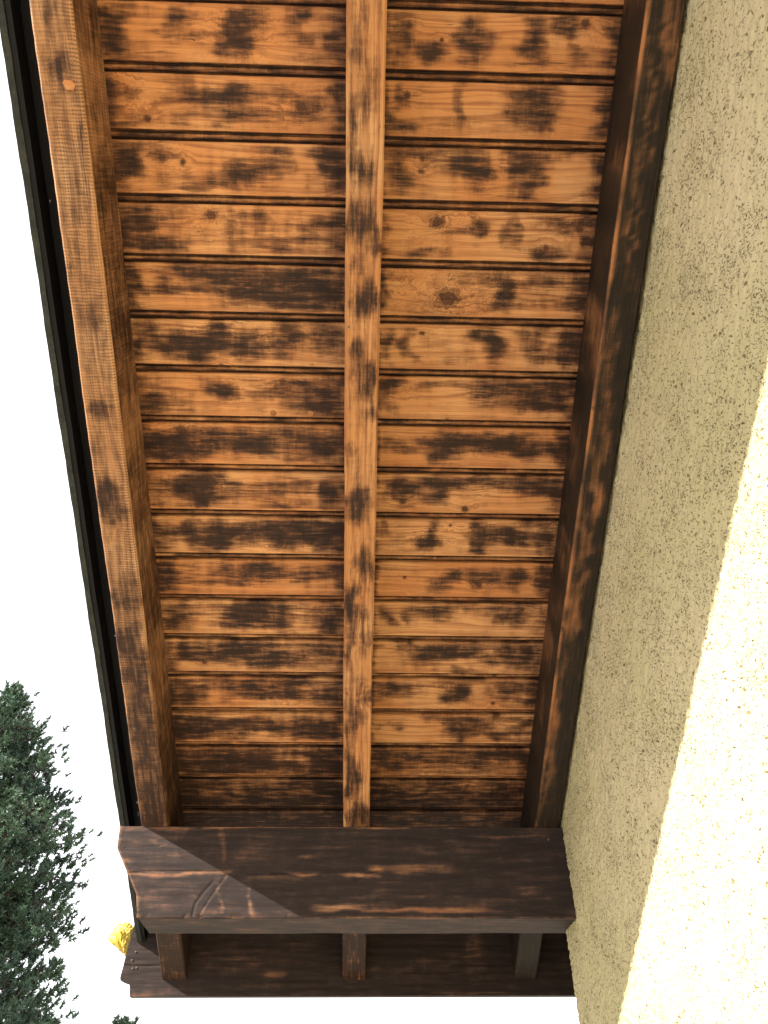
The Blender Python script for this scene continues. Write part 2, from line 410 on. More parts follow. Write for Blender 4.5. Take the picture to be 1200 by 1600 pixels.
# stain chart of the boards, read off the photograph board by board
S = [
 (168,50,30,55,.85),(375,40,30,38,.75),(372,72,24,22,.8),(285,15,18,18,.6),(470,18,16,26,.6),(270,58,36,9,.4),(533,40,14,60,.85),(485,62,30,9,.5),
 (170,138,24,24,.55),(330,150,62,15,.62),(395,150,50,12,.5),(470,165,18,18,.5),(205,188,30,9,.5),(390,182,70,14,.45),(532,145,14,45,.75),(170,185,14,24,.6),
 (182,255,28,48,.85),(255,247,24,10,.6),(370,265,34,22,.68),(330,285,66,9,.6),(435,255,28,24,.6),(522,258,30,46,.9),(235,224,44,10,.5),
 (205,350,32,24,.85),(235,386,60,11,.95),(385,345,55,14,.42),(420,372,76,18,.45),(495,345,36,10,.5),(196,330,14,34,.6),(530,360,16,34,.6),
 (440,450,95,33,1.0),(360,425,50,16,.7),(300,432,60,22,.5),(250,453,58,7,.8),(203,450,16,34,.8),(520,470,30,22,.7),
 (308,541,64,24,.95),(345,508,18,10,.6),(447,520,28,32,.9),(395,535,24,22,.7),(222,522,28,26,.55),(515,520,30,34,.7),(210,555,20,20,.7),
 (238,636,34,18,.85),(355,610,24,12,.7),(455,612,34,12,.6),(518,617,34,34,.8),(240,605,30,16,.4),(480,635,40,12,.5),
 (268,702,62,20,1.0),(250,690,40,14,.9),(360,685,42,15,.7),(402,692,34,14,.7),(445,675,44,12,.6),(513,692,38,26,.85),(445,704,60,12,.4),(300,675,20,10,.4),
 (305,760,48,24,.9),(370,767,46,12,.55),(310,788,18,10,.7),(460,760,44,12,.55),(522,770,20,30,.95),(455,787,44,8,.5),(240,770,16,26,.5),
 (340,838,44,17,.95),(305,824,30,9,.6),(430,832,58,22,.97),(475,825,32,24,.85),(513,835,34,28,1),(285,832,28,12,.7),(243,842,28,24,.6),
 (400,895,44,14,.85),(430,906,64,9,.6),(253,890,22,32,.75),(500,900,34,14,.5),(528,900,14,30,.95),(310,910,40,9,.4),
 (412,960,38,18,.9),(420,945,66,9,.7),(268,965,28,26,.75),(370,967,34,12,.5),(492,965,24,14,.5),(527,960,18,30,.8),
 (330,1020,62,14,.9),(402,1020,54,18,.9),(272,1018,18,28,.85),(470,1032,64,10,.5),(505,1010,34,12,.6),
 (430,1076,66,20,.9),(272,1080,30,26,.85),(390,1086,34,12,.65),(320,1070,44,9,.45),(520,1080,20,24,.8),
 (322,1140,66,16,.9),(285,1135,20,24,.85),(410,1136,66,10,.65),(500,1138,44,16,.85),(300,1120,34,8,.55),(525,1130,14,24,.9),
 (312,1184,46,22,1),(392,1180,34,20,.9),(350,1198,66,12,.95),(460,1202,76,8,.85),(518,1184,24,26,1),(284,1184,18,26,.95),(450,1172,40,8,.4),
 (618,60,16,52,.65),(668,80,24,20,.85),(740,60,24,36,.85),(830,62,18,36,.85),(880,35,30,20,.8),(972,60,22,52,.85),(893,60,9,46,.45),
 (628,196,28,14,.75),(618,160,12,44,.55),(715,160,10,40,.6),(830,170,38,38,.85),(842,132,28,11,.9),(962,162,22,48,.9),
 (618,255,18,42,.6),(735,255,34,28,.82),(822,272,28,42,.85),(762,268,14,22,.8),(885,236,44,9,.85),(840,234,34,9,.7),(948,270,22,46,.95),(660,240,60,12,.45),
 (752,355,11,26,.6),(722,358,34,8,.6),(870,345,44,13,.5),(902,356,24,13,.8),(868,395,34,9,.75),(682,395,30,8,.55),(932,362,18,42,.95),(797,350,9,36,.5),(602,360,10,36,.5),
 (786,460,15,28,.9),(850,440,50,13,.62),(850,470,40,10,.5),(912,455,20,36,.9),(757,432,44,12,.45),(602,450,8,36,.6),
 (635,540,11,24,.65),(766,536,22,34,.92),(842,512,26,14,.88),(837,545,28,20,.75),(898,540,22,36,.85),(604,540,8,34,.5),
 (610,597,28,13,.85),(606,625,16,14,.5),(780,616,52,18,.72),(800,592,16,10,.7),(842,620,40,20,.8),(886,620,20,32,.85),(700,602,34,8,.35),
 (610,697,24,14,.65),(700,695,30,24,.92),(775,690,56,14,.92),(822,702,34,13,.8),(872,696,14,32,.8),(655,692,18,10,.45),
 (620,765,24,20,.85),(685,755,40,11,.92),(686,775,20,12,.75),(760,755,54,9,.8),(822,758,38,18,.85),(862,760,22,24,.75),
 (675,847,24,15,.92),(680,825,7,13,.75),(745,836,13,28,.88),(786,838,48,13,.88),(857,842,14,24,.85),(840,811,34,7,.65),(600,830,12,10,.5),
 (686,905,24,13,.75),(772,900,54,11,.65),(815,905,15,20,.82),(852,900,12,28,.9),(742,914,14,9,.6),
 (686,957,28,17,.82),(645,965,9,12,.7),(752,946,44,9,.65),(790,965,15,12,.65),(815,957,22,14,.7),(606,962,16,12,.5),
 (680,1020,44,13,.85),(730,1010,44,13,.75),(812,1020,22,22,.85),(620,1006,34,9,.65),(770,1030,30,10,.5),
 (720,1060,24,9,.85),(710,1086,28,14,.92),(792,1076,20,14,.75),(617,1082,30,14,.75),(826,1076,12,24,.9),(660,1070,30,8,.4),
 (736,1130,34,12,.85),(770,1146,54,9,.85),(790,1120,24,9,.65),(612,1136,24,10,.5),(690,1118,30,7,.5),(822,1132,12,22,.9),
 (640,1186,34,10,.7),(730,1182,44,13,.85),(782,1178,44,14,.88),(690,1168,30,7,.5),(815,1184,14,22,.9),(596,1180,14,20,.8),
 (400,1226,60,7,-.35),(470,1242,40,6,-.35),(640,1226,40,7,-.35),(750,1230,50,7,-.4),(330,1240,30,6,-.25),(700,1246,40,5,-.3),
]
S0 = -0.1126 * HB                          # slope position of the first joint seen
PW, FW = 0.1, 0.0845                       # board pitch, flat width
prof = [(0.0, .0022), (.0018, .0)] + [(.0018 + (FW - .0036) * i / 10, 0.0) for i in range(1, 11)] + \
       [(FW, .0020), (FW + .0012, .0085), (FW + .0030, .0085), (FW + .0050, .0052), (FW + .0082, .0042), (FW + .0112, .0056), (FW + .0132, .0092), (PW - .0012, .0092)]
XL, XR, NX_ = -0.556, 0.66, 240
knots = {0: [(372,62,.010),(640,40,.004),(690,62,.003)], 1: [(168,137,.009),(470,168,.008),(636,148,.005)], 2: [(254,247,.006),(658,268,.004),(760,270,.006)],
         3: [(330,336,.008),(684,347,.010),(905,358,.006)], 4: [(700,466,.016),(437,430,.007),(440,478,.005)], 5: [(345,510,.006),(447,515,.009),(660,521,.004)],
         6: [(357,612,.006),(600,600,.010),(745,620,.004)], 7: [(283,672,.010),(280,712,.009),(730,685,.009)], 8: [(302,755,.010),(738,750,.007),(310,790,.006)],
         9: [(430,835,.010),(675,848,.008),(745,820,.005)], 10: [(395,890,.008),(632,902,.003),(748,912,.005)], 11: [(415,962,.007),(612,968,.005),(815,953,.005)],
         12: [(640,1005,.005),(400,1015,.007),(330,1020,.005)], 13: [(715,1088,.008),(617,1078,.006),(455,1082,.009)], 14: [(436,1137,.009),(775,1118,.007),(320,1140,.006)],
         15: [(390,1180,.008),(640,1187,.004),(780,1172,.008)]}

def board(k):
    s_off = S0 - PW + PW * k + (PW - FW)
    pr = np.array(prof + [(PW - .0012, .020), (0.0, .020)])
    xs = np.linspace(XL, XR, NX_)
    n = len(pr)
    Xg, J = np.meshgrid(xs, np.arange(n), indexing='ij')
    bow = 0.0006 * np.sin(xs * 5 + k * 1.7)[:, None] * np.ones(n)[None]
    yy = pr[J, 0] + bow * .5; zz = pr[J, 1] + bow * .6
    P = np.stack([Xg, yy, zz], -1)
    W = roof_world(Xg, s_off + yy, HB + zz)
    px, py = photo_xy(W)
    base = 0.10
    if k == 16: base = .90
    if k >= 17: base = .97
    if k == 15: base = .45
    marks = S
    if k < 0:
        rr = random.Random(k)
        marks = []
        for _ in range(14):
            marks.append((rr.uniform(150, 990), 93 + (k + .5) * 110 + rr.uniform(-25, 25), rr.uniform(14, 55), rr.uniform(10, 40), rr.uniform(.5, .9)))
    # keep the strokes of one board on that board
    lo, hi = photo_xy(roof_world(np.array([0.0, 0.0]), np.array([s_off - .004, s_off + FW + .006]), np.array([HB, HB])))[1]
    marks = [m for m in marks if lo - 6 <= m[1] <= hi + 6]
    st = chart(marks, px, py, base, 1.0)
    st = np.clip(st + (.40 * vnoise(px / 70 + 5 * k, py / 40) + .16 * vnoise(px / 26 + 3 * k, py / 13) + .20 * vnoise(px / 120, py / 7) + .34 * vnoise(px / 10 + 7 * k, py / 70) * (vnoise(px / 60 + 31, py / 90 + k) + .7)) * (1 - .4 * st) * np.where(px < 560, 1.0, .75) + .05 * (px < 540) - .03 * (px > 590) + .02, 0, 1)
    # the brush and sander never reached the boards beside the timbers, nor the grooves
    ej = 1 + .9 * vnoise(py / 14 + k, px * 0 + k * 3.3) + .6 * vnoise(py / 5 + k, px * 0 + k)
    for a, w in ((-.436, .030 * ej), (-.036, .034 * ej), (.024, .013 * ej), (.408, .034 * ej)):
        st = np.maximum(st, np.clip(1.15 - np.abs(Xg - a) / w, 0, .9) * (.75 + .25 * np.sin(Xg * 0 + k * 2.1)))
    st = np.where((J >= 12) & (J <= 19), np.maximum(st, .95), st)
    if k < 16: st = np.where((J == 15) | (J == 16), .52 + .3 * vnoise(px / 40 + k, py / 50), st)
    st = np.where((J == 11) | (J == 1), st * .55, st)       # rubbed arrises
    if k >= 16: st = np.where((J == 11) | (J == 1), np.maximum(st, .7), st)
    st = np.where(Xg < -.47, 1.6, st)
    idx = np.arange(NX_ * n).reshape(NX_, n)
    fs = []
    for i in range(NX_ - 1):
        for j in range(n):
            j2 = (j + 1) % n
            fs.append((int(idx[i, j]), int(idx[i + 1, j]), int(idx[i + 1, j2]), int(idx[i, j2])))
    fs.append(tuple(int(q) for q in idx[0, :][:])); fs.append(tuple(int(q) for q in idx[-1, ::-1]))
    me = mesh('soffit_board', P.reshape(-1, 3), fs)
    paint(me, st)
    o = link('soffit_board', me, M_board, roof)
    put(o, 0, s_off, HB, RL)
    for q in ('knot_a', 'knot_b', 'knot_c'): o[q] = [9.0, 9.0, .001]
    for q, (kx, ky, ks) in zip(('knot_a', 'knot_b', 'knot_c'), knots.get(k, [])):
        c = (kx - 600) * AX[0], 0
        dd = (kx - 600) * np.array([AX[0], AY[0], AZ[0]]) + (ky - 800) * np.array([AX[1], AY[1], AZ[1]]) + 1200 * np.array([AX[2], AY[2], AZ[2]])
        h = dd[1] * SP + dd[2] * CP; f = HB / h
        o[q] = [float(dd[0] * f), float((dd[1] * CP - dd[2] * SP) * f - s_off), ks]
    if k >= 16: o['label'] = 'soffit board still covered in dark brown stain, near the cross beam'
    return o
for k in range(-9, 21): board(k)

def on_plane(px, py, h=None, Y=None):
    dd = (px - 600) * np.array([AX[0], AY[0], AZ[0]]) + (py - 800) * np.array([AX[1], AY[1], AZ[1]]) + 1200 * np.array([AX[2], AY[2], AZ[2]])
    if Y is not None: return dd * (Y / dd[1])
    return dd * (h / (dd[1] * SP + dd[2] * CP))

SF = (2.283 - HB * SP) / CP                # slope position of the eave board at board level
def rafter(xa, xb, mat, name, base_side, base_bot, marks, label, s_a=-1.3, segs=420, wob=.0005):
    """four-sided timber, cut upright where it meets the eave board"""
    depth = HB - .0015 - HR
    # ring: chamfered section, sampled across
    ring = [(xa, depth), (xa, .06), (xa, .009), (xa, .003), (xa + .003, 0), (xa + .008, 0), (xa + .02, 0), ((xa + xb) / 2, 0), (xb - .02, 0), (xb - .008, 0), (xb - .003, 0), (xb, .003), (xb, .009), (xb, .06), (xb, depth)]
    n = len(ring); ss = np.linspace(0, 1, segs)
    P = np.zeros((segs, n, 3))
    r_ = random.Random(name + str(xa))
    ph = [r_.uniform(0, 6) for _ in range(4)]
    for j, (x, z) in enumerate(ring):
        h = HR + z
        s_end = (2.2825 - h * SP) / CP
        s = s_a + (s_end - s_a) * ss
        w = wob * (np.sin(s * 9 + ph[0]) + .6 * np.sin(s * 23 + ph[1]) + .3 * np.sin(s * 71 + ph[2]))
        edge = .00022 * np.sin(s * 180 + ph[3] + j) * np.sin(s * 47) if j in (3, 4, 10, 11) else 0
        P[:, j, 0] = x - (xa + xb) / 2 + (w + edge if z < depth else 0)
        P[:, j, 1] = s; P[:, j, 2] = z + edge
    W = roof_world(P[..., 0] + (xa + xb) / 2, P[..., 1], P[..., 2] + HR)
    px, py = photo_xy(W)
    bot = np.array([0, 0, 0, .3, 1, 1, 1, 1, 1, 1, 1, .3, 0, 0, 0])
    st = np.where(bot[None] > 0, chart(marks, px, py, base_bot, .5), base_side)
    side_marks = [] if name != 'right' else [(1005,140,16,70,-.45),(968,260,13,50,-.35),(940,400,12,50,-.3),(925,520,13,60,-.5),(893,700,12,60,-.5),(882,860,12,50,-.5),(853,1000,11,60,-.55),(840,1130,9,50,-.5)]
    st = np.where((bot[None] > 0), st, chart(side_marks, px, py, 1.0, .5) - 1 + np.clip(base_side + .25 * np.sin(P[..., 1] * 17 + ph[0]) * np.sin(P[..., 1] * 6.1 + ph[1]) + .1 * np.sin(P[..., 1] * 53), 0, 1.2))
    rub = np.array([0, 0, 0, .5, .4, 0, 0, 0, 0, 0, .4, .5, 0, 0, 0])
    if name == 'right': rub = np.array([0, 0, 0, 1.1, 1.1, .15, 0, 0, 0, 0, 0, 0, 0, 0, 0])
    st = st - rub[None] * (.6 + .4 * np.sin(P[..., 1] * 31 + ph[2]) * np.sin(P[..., 1] * 11))
    unsanded = np.clip((W[..., 1] - 1.35) / .35, 0, 1)          # never sanded next to the beam
    st = np.maximum(st, unsanded * np.where(bot[None] > .5, .62, .9) * (0 if name == 'middle' else 1))
    st = np.maximum(st, np.clip((W[..., 1] - 1.80) / .05, 0, 1) * (1.12 + .25 * vnoise(P[..., 1] * 40, P[..., 0] * 90)))
    fs = []
    for i in range(segs - 1):
        for j in range(n):
            a, b = i * n + j, i * n + (j + 1) % n
            fs.append((a, b, b + n, a + n))
    fs.append(tuple(range(n))[::-1]); fs.append(tuple(range((segs - 1) * n, segs * n)))
    me = mesh('rafter', P.reshape(-1, 3), [f[::-1] for f in fs])
    paint(me, st)
    o = link('rafter', me, mat, roof); put(o, (xa + xb) / 2, 0, HR, RL)
    for q in ('knot_a', 'knot_b', 'knot_c'): o[q] = [9.0, 9.0, .001]
    o['label'] = label
    return o
rafter(-.498, -.436, M_saw, 'left', .55, .26,
       [(95,105,12,26,.95),(70,20,12,20,.4),(105,140,12,8,.5),(152,640,16,16,.85),(145,500,18,20,.4),(165,772,20,22,.95),(178,800,22,14,.7),(200,930,26,22,.6),
        (195,1000,24,26,.85),(212,1050,24,40,.85),(225,1130,26,40,.8),(235,1200,26,50,.8),(240,1270,34,40,1),(120,300,10,40,.25),(110,400,12,30,.3),(150,700,12,14,.3)],
       'outer rafter with rough saw-marked underside, beside the black verge strip')
rafter(-.036, .024, M_mid, 'middle', .7, .17,
       [(565,25,14,22,.5),(556,90,14,30,.45),(552,200,8,60,.55),(575,150,10,40,.35),(562,270,18,22,.75),(560,345,20,34,.85),(585,380,12,18,.5),(573,472,20,28,.97),
        (560,415,12,16,.5),(572,590,14,32,.85),(560,545,14,14,.6),(582,650,10,12,.4),(556,795,24,22,1),(562,780,14,14,.9),(567,882,16,22,.8),(548,945,16,34,.9),
        (575,1000,10,20,.5),(545,1010,10,30,.6),(552,1120,12,44,.65),(572,1080,10,20,.4),(548,1215,12,40,.85),(565,1275,20,18,.95),(545,700,8,20,.5),(552,1480,40,40,.9)],
       'middle rafter, sanded bare with black patches, over the centre of the beam')
rafter(.408, .466, M_dark, 'right', 1.12, 1.08,
       [(1060,60,8,80,-.4),(1040,30,6,60,-.75),(1052,90,9,60,-.45),(1022,110,5,70,-.6),(1012,200,5,60,-.5),(1000,290,5,60,-.5),(986,370,5,50,-.5),(985,440,10,40,-.2),(962,520,5,50,-.5),(950,600,6,50,-.55),
        (940,690,6,50,-.5),(930,760,7,50,-.55),(930,790,14,24,-.45),(915,850,8,40,-.6),(905,920,7,40,-.6),(893,970,10,34,-.7),(880,1050,8,30,-.45),(868,1120,10,34,-.7),(862,1190,7,40,-.6),(850,1225,4,24,-.8)],
       'dark rafter close against the cream wall, with a bare pale edge')

# ---- cross beam (wall plate) with a shaped end
YB0, YB1 = 1.807, 1.938
prof_b = [(-.545, .6275), (-.5405, .5787), (-.474, .4754), (-.4686, .4355)]   # x, z of the carved end (above eye level)
def end_x(prof_, z):
    zs = [p[1] for p in prof_][::-1]; xs = [p[0] for p in prof_][::-1]
    return np.interp(z, zs, xs)
def beam():
    nz, nx = 58, 340
    z0, z1 = .4355, .6275
    zz = np.linspace(z0 + .002, z1 - .002, nz)
    rows = []
    # section path: up the front, over the top, back down, across the underside
    path = [(YB0 + .0, z, 'f') for z in zz] + [(YB0 + .002, z1, 't'), (YB1 - .002, z1, 't'), (YB1, z1 - .002, 'k'), (YB1, z0 + .002, 'k')] + \
           [(YB1 - .002 - (YB1 - YB0 - .004) * i / 11, z0 + .0, 'u') for i in range(12)]
    n = len(path); P = np.zeros((nx, n, 3)); st = np.zeros((nx, n))
    fr = np.linspace(0, 1, nx)
    for j, (y, z, kd) in enumerate(path):
        xe = end_x(prof_b, min(max(z, z0), z1)) + (.003 if kd in 'tu' else 0)
        x = xe + (.60 - xe) * fr
        P[:, j, 0] = x; P[:, j, 1] = y; P[:, j, 2] = z
    px, py = photo_xy(P)
    marks = [(262,1366,80,3,-.5),(330,1363,50,2.5,-.4),(470,1365,22,3,-.9),(300,1303,60,6,-.18),(570,1368,26,3,-.75),(590,1358,12,4,-.7),(650,1356,50,7,-.55),(480,1340,14,3,-.3),(395,1335,50,16,-.22),(430,1372,40,4,-.35),(200,1345,14,3,-.3),
             (348,1320,5,26,-.35),(342,1402,4,24,-.4),(390,1405,4,24,-.5),(391,1422,8,10,-.4),(323,1424,16,8,-.4),(520,1418,30,7,-.5),(620,1400,70,3,-.4),(640,1422,160,3,-.55),(700,1420,60,4,-.6),
             (790,1308,70,2,-.5),(820,1390,24,8,-.35),(750,1412,30,5,-.3),(600,1292,220,1.6,-.5),(300,1293,110,1.6,-.5),(560,1418,60,6,-.35),(715,1330,60,3,-.25),(245,1400,60,20,-.1)]
    st[:] = chart(marks, px, py, 1.0, .35) + .12 + .22 * vnoise(px / 70, py / 6)
    kinds = np.array([{'f': 0, 't': 1, 'k': 2, 'u': 3}[k[2]] for k in path])
    st = np.where(kinds[None] == 0, st, .98 + .35 * vnoise(P[..., 0] * 9, P[..., 1] * 60) + .3 * vnoise(P[..., 0] * 30, P[..., 1] * 200))
    st[:, 0] -= .35; st[:, nz - 1] -= .35; st[:, n - 1] -= .5 * np.clip(vnoise(P[:, -1, 0] * 14, P[:, -1, 0] * 0) + .35, 0, 1); st[:40, :nz] -= .12; st[:2, :nz] -= .35                   # rubbed arrises
    # small relief: drying cracks and the leaf-shaped tear, cut into the front
    F = P[:, :nz]; fx, fy = px[:, :nz], py[:, :nz]
    def cut(pts, wpx, depth):
        d = np.full(fx.shape, 1e9)
        for (ax, ay), (bx, by) in zip(pts[:-1], pts[1:]):
            vx, vy = bx - ax, by - ay
            t = np.clip(((fx - ax) * vx + (fy - ay) * vy) / (vx * vx + vy * vy), 0, 1)
            d = np.minimum(d, np.hypot(fx - ax - t * vx, fy - ay - t * vy))
        g = np.clip(1 - d / wpx, 0, 1); F[..., 1] += g * depth
        return g
    cut([(199, 1364), (260, 1361), (345, 1362), (362, 1365)], 2.5, .0016)
    cut([(425, 1364), (495, 1363)], 2.5, .0020)
    cut([(555, 1374), (585, 1360), (600, 1358)], 2.5, .0020)
    g1 = cut([(300, 1432), (305, 1412), (318, 1394), (333, 1378)], 3.4, .0012)
    g2 = cut([(311, 1432), (325, 1408), (342, 1384), (354, 1368)], 3.0, .0009)
    cut([(195, 1324), (250, 1323)], 2.0, .0012)
    st[:, :nz] -= .40 * g2 - .3 * g1
    F[..., 1] += (lattice(F.shape[:2], 30, 3) * .0012)
    chip = np.clip(vnoise(F[..., 0] * 60, F[..., 0] * 0 + 2) - .15, 0, 1) * .006
    F[:, :3, 1] += chip[:, :3] * np.array([1, .5, .2]); F[:, :3, 2] += chip[:, :3] * .4
    P[:, nz:, 2] += (lattice((nx, n - nz), 25, 4) * .0014)
    fs = []
    for i in range(nx - 1):
        for j in range(n):
            a, b = i * n + j, i * n + (j + 1) % n
            fs.append((a, a + n, b + n, b))
    fs.append(tuple(range(n))); fs.append(tuple(range((nx - 1) * n, nx * n))[::-1])
    me = mesh('cross_beam', P.reshape(-1, 3), fs); paint(me, st)
    o = link('cross_beam', me, M_beam, roof); o.location = (-RL[0], -RL[1], CZ - RL[2])
    for q in ('knot_a', 'knot_b', 'knot_c'): o[q] = [9.0, 9.0, .001]
    o['label'] = 'dark stained beam with a stepped carved end, its left corner in sunlight'
beam()

# ---- eave board closing the rafter ends
prof_f = [(-.592, .560), (-.597, .507), (-.605, .412), (-.6035, .4065), (-.597, .4035), (-.588, .4015), (-.581, .399), (-.5765, .3935), (-.5725, .3705)]
def eave_board():
    nx, z0, z1 = 300, .3705, .558
    zs = np.linspace(z0, z1, 64); n = len(zs)
    fr = np.linspace(0, 1, nx) ** 1.6
    vs, st = [], []
    def layer(y):
        P = np.zeros((nx, n, 3))
        for j, z in enumerate(zs):
            xe = end_x(prof_f, z); P[:, j] = np.stack([xe + (5.2 - xe) * fr, np.full(nx, y), np.full(nx, z)], -1)
        return P
    A, B = layer(2.283), layer(2.306)
    px, py = photo_xy(A)
    marks = [(360,1497,50,14,-.22),(420,1510,40,16,-.18),(430,1524,12,7,-.45),(470,1480,30,8,-.25),(230,1552,50,5,-.35),(640,1520,60,12,-.2),(745,1480,18,30,-.35),(745,1530,20,14,-.25),(690,1500,30,10,-.2),(600,1556,300,2,-.3),(400,1540,60,5,-.2),(215,1500,20,20,-.1)]
    s1 = chart(marks, px, py, 1.0, .5) + .15
    A[..., 1] += np.clip(1 - np.abs(py - 1508 - (px - 200) * .01) / 1.6, 0, 1) * np.clip((262 - px) / 30, 0, 1) * .003
    A[..., 1] += lattice((nx, n), 12, 3) * .0014
    V = np.concatenate([A.reshape(-1, 3), B.reshape(-1, 3)]); off = nx * n
    fs = []
    for i in range(nx - 1):
        for j in range(n - 1):
            a = i * n + j
            fs.append((a, a + n, a + n + 1, a + 1))
            if j % 64 == 0: pass
            fs.append((off + a, off + a + 1, off + a + n + 1, off + a + n))
        a = i * n; fs.append((a, off + a, off + a + n, a + n))
        a = i * n + n - 1; fs.append((a, a + n, off + a + n, off + a))
    for j in range(n - 1):
        fs.append((j, j + 1, off + j + 1, off + j))
        a = (nx - 1) * n + j; fs.append((a, off + a, off + a + 1, a + 1))
    me = mesh('eave_board', V, fs); paint(me, np.concatenate([s1.ravel(), np.full(off, .95)]))
    o = link('eave_board', me, M_beam, roof); o.location = (-RL[0], -RL[1], CZ - RL[2])
    for q in ('knot_a', 'knot_b', 'knot_c'): o[q] = [9.0, 9.0, .001]
    o['label'] = 'dark board along the eave with a notched left end, behind the rafter tails'
eave_board()

# ---- verge trim: narrow mossy board along the outer edge
def roof_box(name, xa, xb, sa, sb, ha, hb, mat, segs=1, jit=0.0, label=None, square_end=False):
    vs, fs = [], []
    for i in range(segs + 1):
        f = i / segs
        for j, (x, h) in enumerate([(xa, ha), (xb, ha), (xb, hb), (xa, hb)]):
            se = (sb - h * SP) / CP if square_end else sb
            s = sa + (se - sa) * f
            w = jit * (math.sin(s * 13 + j) + .7 * math.sin(s * 41 + 2 * j) + .5 * math.sin(s * 113 + j))
            vs.append((x - xa + w, s - sa, h - ha + w * .6))
    for i in range(segs):
        for j in range(4):
            a, b = i * 4 + j, i * 4 + (j + 1) % 4
            fs.append((a, b, b + 4, a + 4))
    fs.append((3, 2, 1, 0)); e = segs * 4; fs.append((e, e + 1, e + 2, e + 3))
    me = mesh(name, vs, fs); o = link(name, me, mat, roof); put(o, xa, sa, ha, RL)
    if label: o['label'] = label
    paint(me, np.ones(len(vs)))
    return o
roof_box('verge_trim', -.577, -.5655, -1.3, 2.2815, 1.410, 1.478, M_trim, 160, .0005, 'narrow mossy black trim board along the outer verge', True)
# cover strip between the rafter and the verge, stained black
roof_box('verge_lining', -.5650, -.5560, -1.3, 2.2815, 1.4125, 1.4560, M_black, 120, .0002, None, True)
roof_box('verge_strip', -.5555, -.541, -1.3, 2.2815, 1.4495, 1.4565, M_black, 120, .0004, 'black strip beside the outer rafter, flecked with white paint', True)
# tiled covering, seen only by its edge
roof_box('roof_covering', -.596, 5.8, -1.35, 1.92, 1.480, 1.500, simple('roofing_underlay', (.03, .03, .03), (.05, .045, .04), 20, .9), 1, 0, 'roofing underlay above the boards')
tile_me = None
for i in range(11):
    sa = -1.30 + i * .30
    w = []
    vs, fs = [], []
    nx = 256; X0, X1 = -.60, 5.8
    for q in range(nx + 1):
        x = X0 + (X1 - X0) * q / nx
        z = .028 * abs(math.sin(x * math.pi / .25)) ** .7
        for (s, dz) in ((0, .002), (.34, .028)):
            vs += [(x, s, z + dz), (x, s, z + dz + .012)]
    for q in range(nx):
        a = q * 4; b = a + 4
        fs += [(a, a + 2, b + 2, b), (a + 1, b + 1, b + 3, a + 3), (a + 2, a + 3, b + 3, b + 2), (a, b, b + 1, a + 1)]
    if tile_me is None:
        tile_me = mesh('tile_course', vs, fs); tile_me.materials.append(M_tile)
    o = bpy.data.objects.new('tile_course', tile_me); col.objects.link(o); o.parent = roof
    put(o, 0, sa, 1.502, RL)

# ---- nails, wooden plugs, specks of white paint, a painted sliver of sky light
def disc(name, r, t, mat, n=12):
    bm = bmesh.new()
    bmesh.ops.create_cone(bm, cap_ends=True, segments=n, radius1=r, radius2=r * .9, depth=t)
    me = bpy.data.meshes.new(name); bm.to_mesh(me); bm.free(); me.materials.append(mat); paint(me, np.full(len(me.vertices), .25)); return me
M_plug = wood('plug_wood', bare=(.52, .25, .10), red=(.40, .15, .06), knot_rate=0)
M_steel = NT('dull_steel').done((.12, .11, .10), .5); 
M_white = NT('white_paint_and_gap_light').done((.62, .63, .64), .6)
pm = disc('wooden_plug', .0062, .0022, M_plug, 16)
for (px, py) in ((427, 646), (485, 646), (743, 791)):
    p = on_plane(px, py, h=HB - .0005)
    o = bpy.data.objects.new('wooden_plug', pm); col.objects.link(o); o.parent = roof
    o.location = (p[0] - RL[0], p[1] - RL[1], p[2] + CZ - RL[2]); o.rotation_euler = (math.pi - PITCH, 0, 0)
nm = disc('nail', .0022, .003, M_steel, 8)
for (px, py, hh, yy) in ((212,1487,None,2.282),(206,1500,None,2.282),(213,1512,None,2.282),(207,1513,None,2.282),(230,1560,None,None),(210,1138,HR-.001,None),(212,1178,HR-.001,None),(590,482,HR-.001,None),(545,511,HR-.001,None),(562,758,HR-.001,None),(857,1312,None,1.806)):
    if hh is None and yy is None: continue
    p = on_plane(px, py, h=hh, Y=yy)
    o = bpy.data.objects.new('nail', nm); col.objects.link(o); o.parent = roof
    o.location = (p[0] - RL[0], p[1] - RL[1], p[2] + CZ - RL[2])
    o.rotation_euler = (math.pi - PITCH, 0, 0) if hh else (math.pi / 2, 0, 0)
# bare end of a branch stub knocked off the outer rafter
p = on_plane(108, 133, h=HR - .002)
bm = bmesh.new(); bmesh.ops.create_icosphere(bm, subdivisions=2, radius=.0075)
for vv in bm.verts: vv.co += Vector((random.uniform(-1, 1), random.uniform(-1, 1), random.uniform(-1, 1))) * .0012; vv.co.z *= .5; vv.co.x *= 1.2
me = bpy.data.meshes.new('bare_chip'); bm.to_mesh(me); bm.free(); paint(me, np.zeros(len(me.vertices)))
o = link('bare_chip', me, M_plug, roof); o.location = (p[0] - RL[0], p[1] - RL[1], p[2] + CZ - RL[2]); o.rotation_euler = (-PITCH, 0, 0)
o['label'] = 'pale bare chip beside a dark knot in the outer rafter'
